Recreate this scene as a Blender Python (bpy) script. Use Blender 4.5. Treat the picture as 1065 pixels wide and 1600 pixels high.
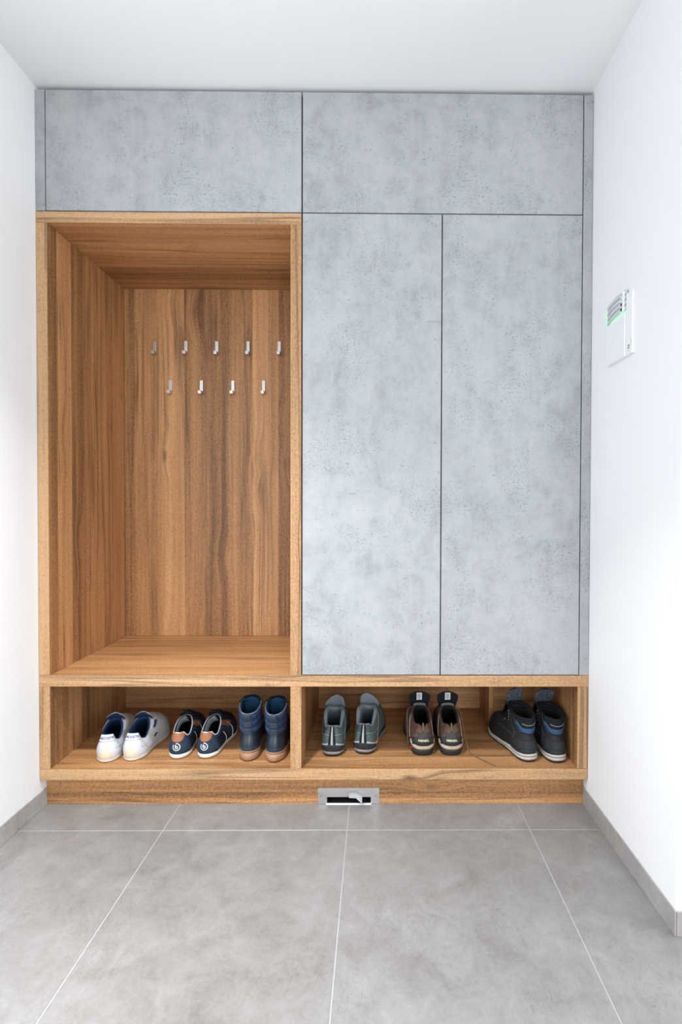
import bpy, bmesh, math, random
import numpy as np
from mathutils import Vector, Matrix

for o in list(bpy.data.objects):
    bpy.data.objects.remove(o, do_unlink=True)
scene = bpy.context.scene
COL = scene.collection
random.seed(4)

# ------------------------------------------------------------------ camera
FPX, PPX, PPY = 868.545, 595.13, 803.60          # focal length and principal point, in px of 1065x1600
yaw, pit, rol = .0094, -.0162, .0031
ax = Vector((math.cos(yaw), -math.sin(yaw), 0)); ay = Vector((math.sin(yaw), math.cos(yaw), 0)); az = Vector((0, 0, 1))
fw = ay*math.cos(pit) + az*math.sin(pit); up0 = az*math.cos(pit) - ay*math.sin(pit)
right = ax*math.cos(rol) + up0*math.sin(rol); up = up0*math.cos(rol) - ax*math.sin(rol)
cam = bpy.data.cameras.new('camera'); camo = bpy.data.objects.new('camera', cam); COL.objects.link(camo)
m3 = Matrix((right, up, -fw)).transposed().to_4x4(); m3.translation = Vector((.1425, -1.9215, 1.0622))
camo.matrix_world = m3
cam.sensor_fit = 'HORIZONTAL'; cam.sensor_width = 36; cam.lens = FPX/1065*36
cam.shift_x = -(PPX-532.5)/1065; cam.shift_y = (PPY-800)/1065
cam.clip_start = .02
scene.camera = camo

# ------------------------------------------------------------------ world, daylight, exposure
W = bpy.data.worlds.new('world'); scene.world = W; W.use_nodes = True
bg = W.node_tree.nodes['Background']; bg.inputs[0].default_value = (.86, .93, 1, 1); bg.inputs[1].default_value = 1.98
def area(name, loc, target, sx, sy, power, col):
    l = bpy.data.lights.new(name, 'AREA'); l.shape = 'RECTANGLE'; l.size = sx; l.size_y = sy; l.energy = power; l.color = col
    o = bpy.data.objects.new(name, l); COL.objects.link(o); o.location = loc
    o.rotation_euler = (Vector(target)-Vector(loc)).to_track_quat('-Z', 'Z').to_euler(); return o
# daylight entering by the window behind the camera and by the glazed entrance in the left wall
area('daylight_window', (.95, -4.28, 1.2), (.95, 0, 1.2), 2.1, 2.1, 61, (.95, .975, 1))
area('daylight_side_window', (3.62, -1.75, 1.2), (0, -1.75, 1.2), 1.8, 2.1, 53, (.93, .965, 1))
area('daylight_entrance', (-1.085, -1.13, 1.1), (1, -1.13, 1.1), 1.30, 2.1, 12.5, (.93, .965, 1))
# ceiling downlight of the hall, in front of the camera above the frame (its housing is built with the room)
LAMP = (-.48, -1.10, 2.44)
ll = area('ceiling_lamp_light', LAMP, (LAMP[0], LAMP[1]-.0001, 0), .16, .16, 25, (.98, .99, 1)); ll.data.shape = 'DISK'; ll.data.spread = math.radians(95)
vs = scene.view_settings
vs.view_transform = 'Standard'; vs.look = 'None'; vs.gamma = 1; vs.exposure = .12; vs.use_curve_mapping = False

# ------------------------------------------------------------------ node helper
class NT:
    def __init__(s, name):
        s.m = bpy.data.materials.new(name); s.m.use_nodes = True; s.t = s.m.node_tree; s.n = s.t.nodes
        s.b = s.n['Principled BSDF']
    def add(s, typ, **kw):
        nd = s.n.new(typ)
        for k, v in kw.items(): setattr(nd, k, v)
        return nd
    def put(s, sock, v):
        if isinstance(v, bpy.types.NodeSocket): s.t.links.new(v, sock)
        elif v is not None: sock.default_value = v
    def math(s, op, a, b=None, c=None, clamp=False):
        nd = s.add('ShaderNodeMath', operation=op); nd.use_clamp = clamp
        s.put(nd.inputs[0], a); s.put(nd.inputs[1], b)
        if c is not None: s.put(nd.inputs[2], c)
        return nd.outputs[0]
    def vec(s, x, y, z):
        nd = s.add('ShaderNodeCombineXYZ'); s.put(nd.inputs[0], x); s.put(nd.inputs[1], y); s.put(nd.inputs[2], z); return nd.outputs[0]
    def sep(s, v):
        nd = s.add('ShaderNodeSeparateXYZ'); s.put(nd.inputs[0], v); return nd.outputs
    def vmath(s, op, a, b):
        nd = s.add('ShaderNodeVectorMath', operation=op); s.put(nd.inputs[0], a); s.put(nd.inputs[1], b); return nd.outputs[0]
    def noise(s, v, scale, detail=3, rough=.55, dist=0):
        nd = s.add('ShaderNodeTexNoise'); s.put(nd.inputs['Vector'], v); nd.inputs['Scale'].default_value = scale
        nd.inputs['Detail'].default_value = detail; nd.inputs['Roughness'].default_value = rough; nd.inputs['Distortion'].default_value = dist
        return nd.outputs[0]
    def voro(s, v, scale, out='Distance', feature='F1'):
        nd = s.add('ShaderNodeTexVoronoi', feature=feature); s.put(nd.inputs['Vector'], v); nd.inputs['Scale'].default_value = scale
        return nd.outputs[out]
    def mr(s, v, a, b, c=0., d=1., smooth=False):
        nd = s.add('ShaderNodeMapRange'); s.put(nd.inputs[0], v)
        if smooth: nd.interpolation_type = 'SMOOTHSTEP'
        for i, q in enumerate((a, b, c, d)): s.put(nd.inputs[1+i], q)
        return nd.outputs[0]
    def mix(s, f, a, b, mode='MIX'):
        nd = s.add('ShaderNodeMix', data_type='RGBA', blend_type=mode); s.put(nd.inputs[0], f)
        for i, q in ((6, a), (7, b)):
            if isinstance(q, tuple) and len(q) == 3: q = q+(1,)
            s.put(nd.inputs[i], q)
        return nd.outputs[2]
    def ramp(s, f, stops):
        nd = s.add('ShaderNodeValToRGB'); s.put(nd.inputs[0], f); e = nd.color_ramp.elements
        while len(e) < len(stops): e.new(.5)
        for k, (p, c) in enumerate(stops): e[k].position = p; e[k].color = c+(1,)
        return nd.outputs[0]
    def bump(s, h, st, dist=.002):
        nd = s.add('ShaderNodeBump'); nd.inputs['Strength'].default_value = st; nd.inputs['Distance'].default_value = dist
        s.put(nd.inputs['Height'], h); s.t.links.new(nd.outputs[0], s.b.inputs['Normal'])
    def done(s, col, rough=.5, spec=.5, metal=0.):
        if isinstance(col, tuple): col = col+(1,)
        s.put(s.b.inputs['Base Color'], col); s.put(s.b.inputs['Roughness'], rough)
        s.b.inputs['Specular IOR Level'].default_value = spec; s.b.inputs['Metallic'].default_value = metal
        return s.m
def lin(r, g, b):
    f = lambda c: (c/255/12.92 if c <= 10 else ((c/255+.055)/1.055)**2.4)
    return (f(r), f(g), f(b))

def simple(name, rgb, rough=.5, spec=.5, metal=0., nscale=60., var=.10, bump=.0, vs=(1, 1, 1)):
    """plain coloured surface with a fine procedural mottling (and relief)"""
    t = NT(name); co = t.add('ShaderNodeTexCoord').outputs['Object']
    v = t.vmath('MULTIPLY', co, vs); n = t.noise(v, nscale, 4)
    f = t.mr(n, .3, .7, 1-var, 1+var)
    nd = t.add('ShaderNodeVectorMath', operation='SCALE'); nd.inputs[0].default_value = rgb; t.put(nd.inputs['Scale'], f)
    if bump: t.bump(n, bump, .001)
    return t.done(nd.outputs[0], rough, spec, metal)

def wood_mat(name, along, across, plank=.115, tone=(1., 1., 1.), seed=0., fine=1.):
    """rustic oak decor: board tones, fibres, heart cracks and knots. along: grain axis, across: vector of weights"""
    t = NT(name); co = t.add('ShaderNodeTexCoord').outputs['Object']; x = t.sep(co)
    A = t.math('ADD', x['XYZ'.index(along)], seed*3.17)
    c = None
    for i, w in enumerate(across):
        if w:
            q = t.math('MULTIPLY', x[i], w); c = q if c is None else t.math('ADD', c, q)
    c = t.math('ADD', c, seed*1.31+5.)
    # board index with uneven widths
    wob = t.noise(t.vec(t.math('MULTIPLY', c, 5.), 0., seed), 1., 1)
    cb = t.math('ADD', c, t.math('MULTIPLY', wob, .07))
    k = t.math('FLOOR', t.math('DIVIDE', cb, plank))
    wn = t.add('ShaderNodeTexWhiteNoise', noise_dimensions='1D'); t.put(wn.inputs['W'], k); rnd = wn.outputs['Value']
    A2 = t.math('ADD', A, t.math('MULTIPLY', rnd, 37.))
    # knots: sparse points that bend the fibres
    pk = t.vec(t.math('MULTIPLY', c, 8.), t.math('MULTIPLY', A2, 3.0), seed)
    dk = t.voro(pk, 1.); sel = t.mr(t.sep(t.voro(pk, 1., 'Color'))[0], .52, .60)
    knot = t.math('MULTIPLY', t.mr(dk, .015, .13, 1., 0., True), sel); halo = t.math('MULTIPLY', t.mr(dk, .03, .45, 1., 0., True), sel)
    bend = t.noise(t.vec(t.math('MULTIPLY', c, 9.), t.math('MULTIPLY', A2, 1.1), k), 1., 3)
    cw = t.math('ADD', c, t.math('MULTIPLY', t.math('SUBTRACT', bend, .5), .030))
    cw = t.math('ADD', cw, t.math('MULTIPLY', halo, .020))
    broad = t.noise(t.vec(t.math('MULTIPLY', cw, 24.), t.math('MULTIPLY', A2, .40), k), 1., 4)
    ring = t.noise(t.vec(t.math('MULTIPLY', cw, 170.), t.math('MULTIPLY', A2, 2.2), k), 1., 4, .65)
    fib = t.noise(t.vec(t.math('MULTIPLY', cw, 520.), t.math('MULTIPLY', A2, 26.), k), 1., 2, .6)
    ray_ = t.noise(t.vec(t.math('MULTIPLY', c, 170.), t.math('MULTIPLY', A2, 120.), k), 1., 3, .65, .6)
    v = t.math('ADD', t.math('MULTIPLY', broad, .78), t.math('MULTIPLY', ring, .46))
    v = t.math('ADD', v, t.math('MULTIPLY', fib, .34*fine)); v = t.math('ADD', v, t.math('MULTIPLY', ray_, .66*fine))
    v = t.math('ADD', v, t.math('MULTIPLY', rnd, .34))
    v = t.mr(v, .98, 1.70)
    col = t.ramp(v, [(0., (.135, .068, .030)), (.25, (.265, .138, .062)), (.52, (.385, .212, .098)), (.78, (.485, .285, .142)), (1., (.57, .36, .195))])
    # dark heart streaks
    ve = t.noise(t.vec(t.math('MULTIPLY', cw, 17.), t.math('MULTIPLY', A2, .42), k), 1., 3, .55, .35)
    ve = t.math('ABSOLUTE', t.math('SUBTRACT', ve, .5)); ve = t.mr(ve, .0, .055, 1., 0., True)
    vm = t.noise(t.vec(t.math('MULTIPLY', c, 6.), t.math('MULTIPLY', A2, 1.0), t.math('ADD', k, .5)), 1., 3)
    vm = t.mr(vm, .43, .57, 0., 1., True)
    ve = t.math('MULTIPLY', t.math('MULTIPLY', ve, vm), t.mr(ring, .3, .65, 1., .25))
    col = t.mix(t.math('MULTIPLY', ve, .88), col, (.080, .042, .022))
    km = t.math('MULTIPLY', knot, t.mr(vm, 0., 1., .62, .92)); km = t.math('MULTIPLY', km, t.mr(ray_, .3, .65, .5, 1.))
    col = t.mix(km, col, (.070, .036, .018))
    # grey-brown smudges with flecked edges
    sg_ = t.noise(t.vec(t.math('MULTIPLY', cw, 24.), t.math('MULTIPLY', A2, 5.), t.math('ADD', k, 3.3)), 1., 5, .72, .6)
    sg_ = t.mr(sg_, .57, .74, 0., 1., True); sg_ = t.math('MULTIPLY', sg_, t.mr(ray_, .35, .62, 1., .35))
    col = t.mix(t.math('MULTIPLY', sg_, .50), col, (.105, .060, .034))
    # fine cross cracks
    cr = t.voro(t.vec(t.math('MULTIPLY', c, 70.), t.math('MULTIPLY', A, 24.), seed), 1., 'Distance', 'DISTANCE_TO_EDGE')
    cr = t.mr(cr, 0., .045, 1., 0.); crm = t.mr(t.noise(t.vec(t.math('MULTIPLY', c, 16.), t.math('MULTIPLY', A, 10.), seed+2), 1., 2), .55, .72)
    col = t.mix(t.math('MULTIPLY', t.math('MULTIPLY', cr, crm), .40), col, (.14, .065, .026))
    col = t.mix(1., col, tone, 'MULTIPLY')
    t.bump(t.math('ADD', fib, ring), .12, .0008)
    return t.done(col, t.mr(fib, .3, .7, .42, .56), .4)

def concrete_mat():
    t = NT('concrete_decor'); co = t.add('ShaderNodeTexCoord').outputs['Object']
    big = t.noise(co, 3.2, 5, .62); st = t.noise(t.vmath('MULTIPLY', co, (9, 9, 3.2)), 1.6, 5, .65)
    mid = t.noise(co, 17., 5, .65, .5); fine = t.noise(co, 210., 3, .6)
    v = t.math('ADD', t.math('MULTIPLY', big, .45), t.math('MULTIPLY', st, .55)); v = t.math('ADD', v, t.math('MULTIPLY', mid, .65))
    v = t.mr(v, .62, 1.02)
    col = t.ramp(v, [(0., (.278, .288, .297)), (.35, (.336, .346, .355)), (.65, (.376, .386, .395)), (1., (.406, .415, .423))])
    # grainy pits gathered in drifts, horizontal and vertical scuffs
    drift = t.mr(t.noise(t.vmath('MULTIPLY', co, (1., 1., .8)), 8.5, 4, .62, .5), .43, .64, .10, 1., True)
    pits = t.math('MAXIMUM', t.mr(t.noise(co, 130., 4, .75), .54, .64, 0., 1., True), t.mr(t.noise(co, 320., 2, .7), .55, .66, 0., .8, True))
    col = t.mix(t.math('MULTIPLY', t.math('MULTIPLY', drift, pits), .80), col, (.105, .115, .126))
    dots = t.mr(t.noise(co, 90., 1, .5), .69, .75); col = t.mix(t.math('MULTIPLY', dots, .55), col, (.14, .155, .17))
    sh = t.mr(t.noise(t.vmath('MULTIPLY', co, (12, 12, 150)), 1., 3, .6), .64, .72); sm = t.mr(t.noise(co, 9., 2), .50, .66)
    col = t.mix(t.math('MULTIPLY', t.math('MULTIPLY', sh, sm), .50), col, (.15, .165, .18))
    sv = t.mr(t.noise(t.vmath('MULTIPLY', co, (150, 150, 11)), 1., 3, .6), .64, .72); sm2 = t.mr(t.noise(co, 8., 2, .5, .3), .50, .66)
    col = t.mix(t.math('MULTIPLY', t.math('MULTIPLY', sv, sm2), .50), col, (.15, .165, .18))
    col = t.mix(t.mr(fine, .4, .8, 0., .22), col, (.46, .48, .50))
    t.bump(pits, .05, .0006)
    return t.done(col, t.mr(mid, .3, .7, .42, .55), .4)

def tile_mat(k=1., name='porcelain_tile'):
    t = NT(name); co = t.add('ShaderNodeNewGeometry').outputs['Position']
    big = t.noise(co, 2.4, 5, .62, .4); mid = t.noise(co, 11., 6, .68, .8); fine = t.noise(co, 120., 3, .6)
    v = t.math('ADD', t.math('MULTIPLY', big, .75), t.math('MULTIPLY', mid, .75)); v = t.math('ADD', v, t.math('MULTIPLY', fine, .22))
    grit = t.noise(co, 38., 5, .75, .6); v = t.math('ADD', v, t.math('MULTIPLY', grit, .42))
    v = t.mr(v, .76, 1.36)
    col = t.ramp(v, [(0., (.165, .155, .147)), (.40, (.221, .211, .203)), (.75, (.266, .257, .250)), (1., (.317, .309, .302))])
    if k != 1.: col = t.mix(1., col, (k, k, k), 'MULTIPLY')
    sc = t.noise(t.vmath('MULTIPLY', co, (42, 16, 20)), 1., 4, .65, 1.2); sc = t.mr(t.math('ABSOLUTE', t.math('SUBTRACT', sc, .5)), 0., .02, 1., 0.)
    sm = t.mr(t.noise(co, 5., 3), .46, .62); col = t.mix(t.math('MULTIPLY', t.math('MULTIPLY', sc, sm), .42), col, (.10, .095, .09))
    t.bump(t.math('ADD', mid, t.math('MULTIPLY', sc, -.25)), .10, .002)
    return t.done(col, t.mr(mid, .3, .7, .30, .44), .5)

def plaster_mat(name, rgb=(.83, .834, .842)):
    t = NT(name); co = t.add('ShaderNodeNewGeometry').outputs['Position']
    n = t.noise(co, 260., 3); big = t.noise(co, 1.3, 2)
    col = t.mix(t.mr(big, .3, .7, 0., 1.), rgb, tuple(c*.985 for c in rgb)); t.bump(n, .05, .0006)
    return t.done(col, .85, .2)

def metal_mat(name, rgb, rough=.32, ax_=(1, 1, 60)):
    t = NT(name); co = t.add('ShaderNodeTexCoord').outputs['Object']
    n = t.noise(t.vmath('MULTIPLY', co, ax_), 40., 3)
    return t.done(rgb, t.mr(n, .3, .7, rough-.08, rough+.08), .5, 1.)

MAT = {}
ACX, ACY, ACZ = (1, 0, 0), (0, 1, 0), (0, 0, 1)
MAT['wood_back'] = wood_mat('oak_decor_upright', 'Z', (1, 0, 0), .105, (1.25, 1.17, 1.06), 1.)  # inner boards lightened in colour to make up for light missing inside
MAT['wood_side'] = wood_mat('oak_decor_upright_side', 'Z', (.12, 1, 0), .105, (1.25, 1.17, 1.06), 2.)
MAT['wood_flat'] = wood_mat('oak_decor_lengthwise', 'X', (0, 1, .3), .12, (1.25, 1.17, 1.06), 3.)
MAT['wood_plinth_bright'] = wood_mat('oak_decor_plinth_brightened', 'X', (0, .3, 1), .06, (1.48, 1.39, 1.25), 5.)  # plinth oak lightened in colour to offset shade under the bench overhang
MAT['wood_inner_shaded'] = wood_mat('oak_decor_bench_back_shaded', 'X', (0, .3, 1), .06, (1.12, 1.04, .94), 6.)  # darker oak copy: compartment shade is put into its colour
MAT['wood_edge_h'] = wood_mat('oak_edge_band_lengthwise', 'X', (0, .3, 1), .2, (.93, .91, .88), 7., 1.5)  # edge bands darkened against the inner boards, evening out the front light
MAT['wood_edge_v'] = wood_mat('oak_edge_band_upright', 'Z', (1, .3, 0), .2, (.93, .91, .88), 8., 1.5)
MAT['concrete'] = concrete_mat()
MAT['tile'] = tile_mat(); MAT['skirting_bright'] = tile_mat(1.45, 'skirting_tile_brightened')  # floor tile lightened for the skirting, offsetting weak light on upright faces
MAT['grout'] = simple('pale_grout', (.38, .375, .37), .9, .2, nscale=200, var=.06)
MAT['plaster'] = plaster_mat('white_wall_paint')
MAT['ceiling'] = plaster_mat('white_ceiling_paint', (.84, .848, .852))
MAT['carcass'] = simple('carcass_gap_shade', (.010, .0105, .011), .7)  # body coloured near black so the door gaps show deep shade
MAT['steel'] = metal_mat('brushed_steel', (.62, .60, .57))
MAT['alu'] = metal_mat('brushed_aluminium', (.66, .66, .66), .36, (1, 60, 1))
MAT['white_plastic'] = simple('white_plastic', (.83, .84, .85), .3, .5, var=.01)
MAT['grey_plastic'] = simple('grey_plastic', (.42, .43, .44), .4, .5, var=.03)
MAT['dark_plastic'] = simple('dark_plastic', (.018, .018, .02), .4, .5, var=.05)
MAT['frame_paint'] = simple('white_window_frame', (.8, .8, .8), .4, .5, var=.02)

# ------------------------------------------------------------------ mesh helpers
def link(name, me, mat, parent=None, loc=None):
    o = bpy.data.objects.new(name, me); COL.objects.link(o)
    if mat is not None and not me.materials: me.materials.append(MAT[mat] if isinstance(mat, str) else mat)
    if parent: o.parent = parent
    if loc is not None: o.location = loc
    return o
def tag(o, label=None, cat=None, group=None, kind=None):
    if label: o['label'] = label
    if cat: o['category'] = cat
    if group: o['group'] = group
    if kind: o['kind'] = kind
    return o
def empty(name, loc, rz=0.):
    o = bpy.data.objects.new(name, None); COL.objects.link(o); o.location = loc; o.rotation_euler = (0, 0, rz)
    o.empty_display_size = .05; return o
def bm_box(bm, x0, x1, y0, y1, z0, z1, bev=0., seg=2):
    r = bmesh.ops.create_cube(bm, size=1.)
    vs_ = r['verts']
    for v in vs_:
        v.co = Vector((x0 if v.co.x < 0 else x1, y0 if v.co.y < 0 else y1, z0 if v.co.z < 0 else z1))
    if bev:
        es = list({e for v in vs_ for e in v.link_edges})
        bmesh.ops.bevel(bm, geom=es, offset=bev, segments=seg, affect='EDGES', profile=.5)
    return bm
def mk(bm, name, smooth=False):
    me = bpy.data.meshes.new(name); bmesh.ops.recalc_face_normals(bm, faces=bm.faces[:]); bm.to_mesh(me); bm.free()
    if smooth:
        for p in me.polygons: p.use_smooth = True
    return me
def box(name, x0, x1, y0, y1, z0, z1, mat, parent=None, bev=.0008, seg=1):
    """box in world coordinates; parent is an unrotated Empty"""
    d = parent.location if parent else Vector((0, 0, 0))
    bm = bmesh.new(); bm_box(bm, x0-d.x, x1-d.x, y0-d.y, y1-d.y, z0-d.z, z1-d.z, bev, seg)
    return link(name, mk(bm, name), mat, parent)
def board(name, x0, x1, y0, y1, z0, z1, mat, edge, parent, bev=.0008):
    """furniture board whose front face carries an edge band material"""
    o = box(name, x0, x1, y0, y1, z0, z1, mat, parent, bev)
    o.data.materials.append(MAT[edge])
    for p in o.data.polygons:
        if p.normal.y < -.9: p.material_index = 1
    return o
def grid_mesh(rows, close_u=False, name='grid', cap_last=False):
    """rows: list of rows of points"""
    nr, nc = len(rows), len(rows[0]); vs_ = [tuple(map(float, p)) for r in rows for p in r]; f = []
    for i in range(nr-1):
        for j in range(nc if close_u else nc-1):
            k = (j+1) % nc; f.append((i*nc+j, i*nc+k, (i+1)*nc+k, (i+1)*nc+j))
    if cap_last: f.append(tuple((nr-1)*nc+j for j in range(nc)))
    me = bpy.data.meshes.new(name); me.from_pydata(vs_, [], f)
    bm = bmesh.new(); bm.from_mesh(me); bmesh.ops.recalc_face_normals(bm, faces=bm.faces[:]); bm.to_mesh(me); bm.free()
    for p in me.polygons: p.use_smooth = True
    return me
def tube_rows(pts, r, n=8, closed=False):
    pts = [np.array(p, float) for p in pts]; rows = []; N = len(pts); prev = None
    for i, p in enumerate(pts):
        a = pts[(i-1) % N] if (closed or i > 0) else pts[0]; b = pts[(i+1) % N] if (closed or i < N-1) else pts[-1]
        t = b-a; t /= (np.linalg.norm(t)+1e-12)
        if prev is None:
            prev = np.cross(t, (0, 0, 1.)) if abs(t[2]) < .9 else np.cross(t, (1., 0, 0))
        e = prev-t*np.dot(prev, t); e /= (np.linalg.norm(e)+1e-12); f = np.cross(t, e); prev = e
        rr = r(i/(N-1)) if callable(r) else r
        rows.append([p+rr*(math.cos(q)*e+math.sin(q)*f) for q in np.linspace(0, 2*math.pi, n, endpoint=False)])
    if closed: rows.append(rows[0])
    return rows
def tube(name, pts, r, mat, parent, n=8, closed=False):
    me = grid_mesh(tube_rows(pts, r, n, closed), True, name)
    if not closed:
        bm = bmesh.new(); bm.from_mesh(me); bmesh.ops.holes_fill(bm, edges=bm.edges[:], sides=0); bm.to_mesh(me); bm.free()
    return link(name, me, mat, parent)
def spline(pts, n=24):
    """Catmull-Rom through pts"""
    P = [np.array(p, float) for p in pts]; P = [2*P[0]-P[1]]+P+[2*P[-1]-P[-2]]; out = []
    for i in range(1, len(P)-2):
        for t in np.linspace(0, 1, n, endpoint=False):
            a, b, c, d = P[i-1:i+3]
            out.append(.5*((2*b)+(-a+c)*t+(2*a-5*b+4*c-d)*t*t+(-a+3*b-3*c+d)*t**3))
    out.append(P[-2]); return out
def text_mesh(body, size=1., bold=0.):
    cu = bpy.data.curves.new('lettering', 'FONT'); cu.body = body; cu.size = size; cu.align_x = 'CENTER'; cu.align_y = 'CENTER'
    cu.offset = bold; cu.resolution_u = 3
    o = bpy.data.objects.new('lettering', cu); COL.objects.link(o); dg = bpy.context.evaluated_depsgraph_get(); dg.update()
    me = bpy.data.meshes.new_from_object(o.evaluated_get(dg)); bpy.data.objects.remove(o, do_unlink=True); bpy.data.curves.remove(cu)
    return me

# ------------------------------------------------------------------ dimensions of the place
XL, XR = -1.0188, .8849
XfL, XgR, Xm, Xd = -.9851, .8518, -.1131, .3677
XiL, XiN, XiR = -.9815, -.1525, .8470
ZTOP, ZOV, ZNT = 2.4714, 2.0628, 2.0228
ZB1, ZB2, ZB3, ZB4 = .4714, .4320, .1442, .1058
REC, YB, YE, HC = .0413, .58, -.571, 2.484
WL, WR = XL-.0012, XR+.0012            # wall faces
YBACK, XFAR = -4.0, 3.4                # far end of the room behind the camera

# ------------------------------------------------------------------ the room
def struct(o): o['kind'] = 'structure'; return o
def wall(name, boxes, mat='plaster'):
    bm = bmesh.new()
    for b in boxes: bm_box(bm, *b)
    return struct(link(name, mk(bm, name), mat))
T = .12
fl = struct(box('floor', WL-T, XFAR+T, YBACK-T, .64+T, -.08, -.0012, 'grout', None, 0))
wall('ceiling', [(WL-T, XFAR+T, YBACK-T, .64+T, HC, HC+.1)], 'ceiling')
wall('wall_front', [(WL-T, WR+T, .64, .64+T, 0, HC)])
# left wall with the glazed entrance (beside the camera)
DY0, DY1, DZ = -1.82, -.44, 2.2
wall('wall_left', [(WL-T, WL, DY1, .64, 0, HC), (WL-T, WL, YBACK-T, DY0, 0, HC), (WL-T, WL, DY0, DY1, DZ, HC)])
wall('wall_right', [(WR, WR+T, YE, .64, 0, HC)])
wall('wall_passage', [(WR+T, XFAR, YE, YE+T, 0, HC)])
SY0, SY1 = -2.7, -.8
wall('wall_far_right', [(XFAR, XFAR+T, YBACK-T, SY0, 0, HC), (XFAR, XFAR+T, SY1, YE+T, 0, HC), (XFAR, XFAR+T, SY0, SY1, 0, .1), (XFAR, XFAR+T, SY0, SY1, 2.3, HC)])
WX0, WX1, WZ0, WZ1 = -.15, 2.05, .08, 2.3
wall('wall_back', [(WL, WX0, YBACK-T, YBACK, 0, HC), (WX1, XFAR, YBACK-T, YBACK, 0, HC), (WX0, WX1, YBACK-T, YBACK, 0, WZ0), (WX0, WX1, YBACK-T, YBACK, WZ1, HC)])
def frame(name, bars):
    bm = bmesh.new()
    for b in bars: bm_box(bm, *b, .003, 1)
    return struct(link(name, mk(bm, name), 'frame_paint'))
y0, y1 = YBACK-.09, YBACK-.03
frame('window_1', [(WX0, WX1, y0, y1, WZ0, WZ0+.06), (WX0, WX1, y0, y1, WZ1-.06, WZ1), (WX0, WX0+.06, y0, y1, WZ0+.06, WZ1-.06), (WX1-.06, WX1, y0, y1, WZ0+.06, WZ1-.06), (.92, .98, y0, y1, WZ0+.06, WZ1-.06)])
frame('window_2', [(XFAR+.03, XFAR+.09, SY0, SY1, .1, .16), (XFAR+.03, XFAR+.09, SY0, SY1, 2.24, 2.3), (XFAR+.03, XFAR+.09, SY0, SY0+.06, .16, 2.24), (XFAR+.03, XFAR+.09, SY1-.06, SY1, .16, 2.24)])
frame('door_1', [(WL-.115, WL-.075, DY0, DY1, DZ-.06, DZ), (WL-.115, WL-.075, DY0, DY0+.06, 0, DZ-.06), (WL-.115, WL-.075, DY1-.06, DY1, 0, DZ-.06), (WL-.115, WL-.075, DY0+.06, DY1-.06, 0, .05)])

lamp = tag(empty('ceiling_lamp', (LAMP[0], LAMP[1], HC)), 'round white ceiling downlight in the hall', 'lamp')
bm = bmesh.new(); bmesh.ops.create_cone(bm, cap_ends=True, segments=48, radius1=.105, radius2=.10, depth=.035, matrix=Matrix.Translation((0, 0, -.0178)))
link('housing', mk(bm, 'housing'), 'frame_paint', lamp)
# floor tiles 60 x 120 with a 3 mm joint, each its own piece; a short row against the plinth
JX, JY, G = -.5494, -.1201, .0017
tile_cache = {}
def tile(x0, x1, y0, y1, z0, z1, parent, name='tile', mat='tile'):
    key = tuple(round(v, 4) for v in (x1-x0, y1-y0, z1-z0))
    if key not in tile_cache:
        bm = bmesh.new(); bm_box(bm, -key[0]/2, key[0]/2, -key[1]/2, key[1]/2, -key[2]/2, key[2]/2, .0009, 1); tile_cache[key] = mk(bm, 'tile')
    return link(name, tile_cache[key], mat, parent, ((x0+x1)/2, (y0+y1)/2, (z0+z1)/2))
xs = [WL]+[JX+.6*k for k in range(0, 7) if WL < JX+.6*k < XFAR]+[XFAR]
ys = [REC+.05, JY, JY-1.2, JY-2.4, YBACK]
for j in range(len(ys)-1):
    for i in range(len(xs)-1):
        x0, x1 = xs[i], xs[i+1]
        if j == 0 and x0 > WR: continue
        x1c = min(x1, WR) if j == 0 else x1
        if x1c-x0 < .02: continue
        yt = ys[j]
        tile(x0+G, x1c-G, ys[j+1]+G, yt-G, -.009, 0, fl)

HB, TB = .0630, .0042
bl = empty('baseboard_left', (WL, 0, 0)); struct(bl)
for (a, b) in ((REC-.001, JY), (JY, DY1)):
    o = tile(WL+.0002, WL+TB, b+G*.8, a-G*.8, .0003, HB, bl, mat='skirting_bright'); o.location -= bl.location
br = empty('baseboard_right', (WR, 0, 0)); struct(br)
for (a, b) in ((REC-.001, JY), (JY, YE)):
    o = tile(WR-TB, WR-.0002, b+(G*.8 if b == JY else -TB), a-G*.8, .0003, HB, br, mat='skirting_bright'); o.location -= br.location
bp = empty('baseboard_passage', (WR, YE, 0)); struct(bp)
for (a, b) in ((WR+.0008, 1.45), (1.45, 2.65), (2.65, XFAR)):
    o = tile(a, b-G, YE-TB, YE-.0002, .0003, HB, bp, mat='skirting_bright'); o.location -= bp.location

# ------------------------------------------------------------------ fitted furniture
GAP = .0023
# open oak coat niche
n = tag(empty('coat_niche', ((XL+Xm)/2, .3, ZB1+.0004)), 'open oak-decor coat niche with thick frame and hooks on its back panel', 'niche')
xr = Xm-GAP
board('side_panel', XL, XiL, 0, .6, ZB1+.0006, ZNT, 'wood_side', 'wood_edge_v', n)
board('side_panel', XiN, xr, 0, .6, ZB1+.0006, ZNT, 'wood_side', 'wood_edge_v', n)
board('top_panel', XL, xr, 0, .6, ZNT+.0004, ZOV-GAP, 'wood_flat', 'wood_edge_h', n)
box('back_panel', XiL+.0003, XiN-.0003, YB, .6, ZB1+.0006, ZNT, 'wood_back', n)

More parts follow.
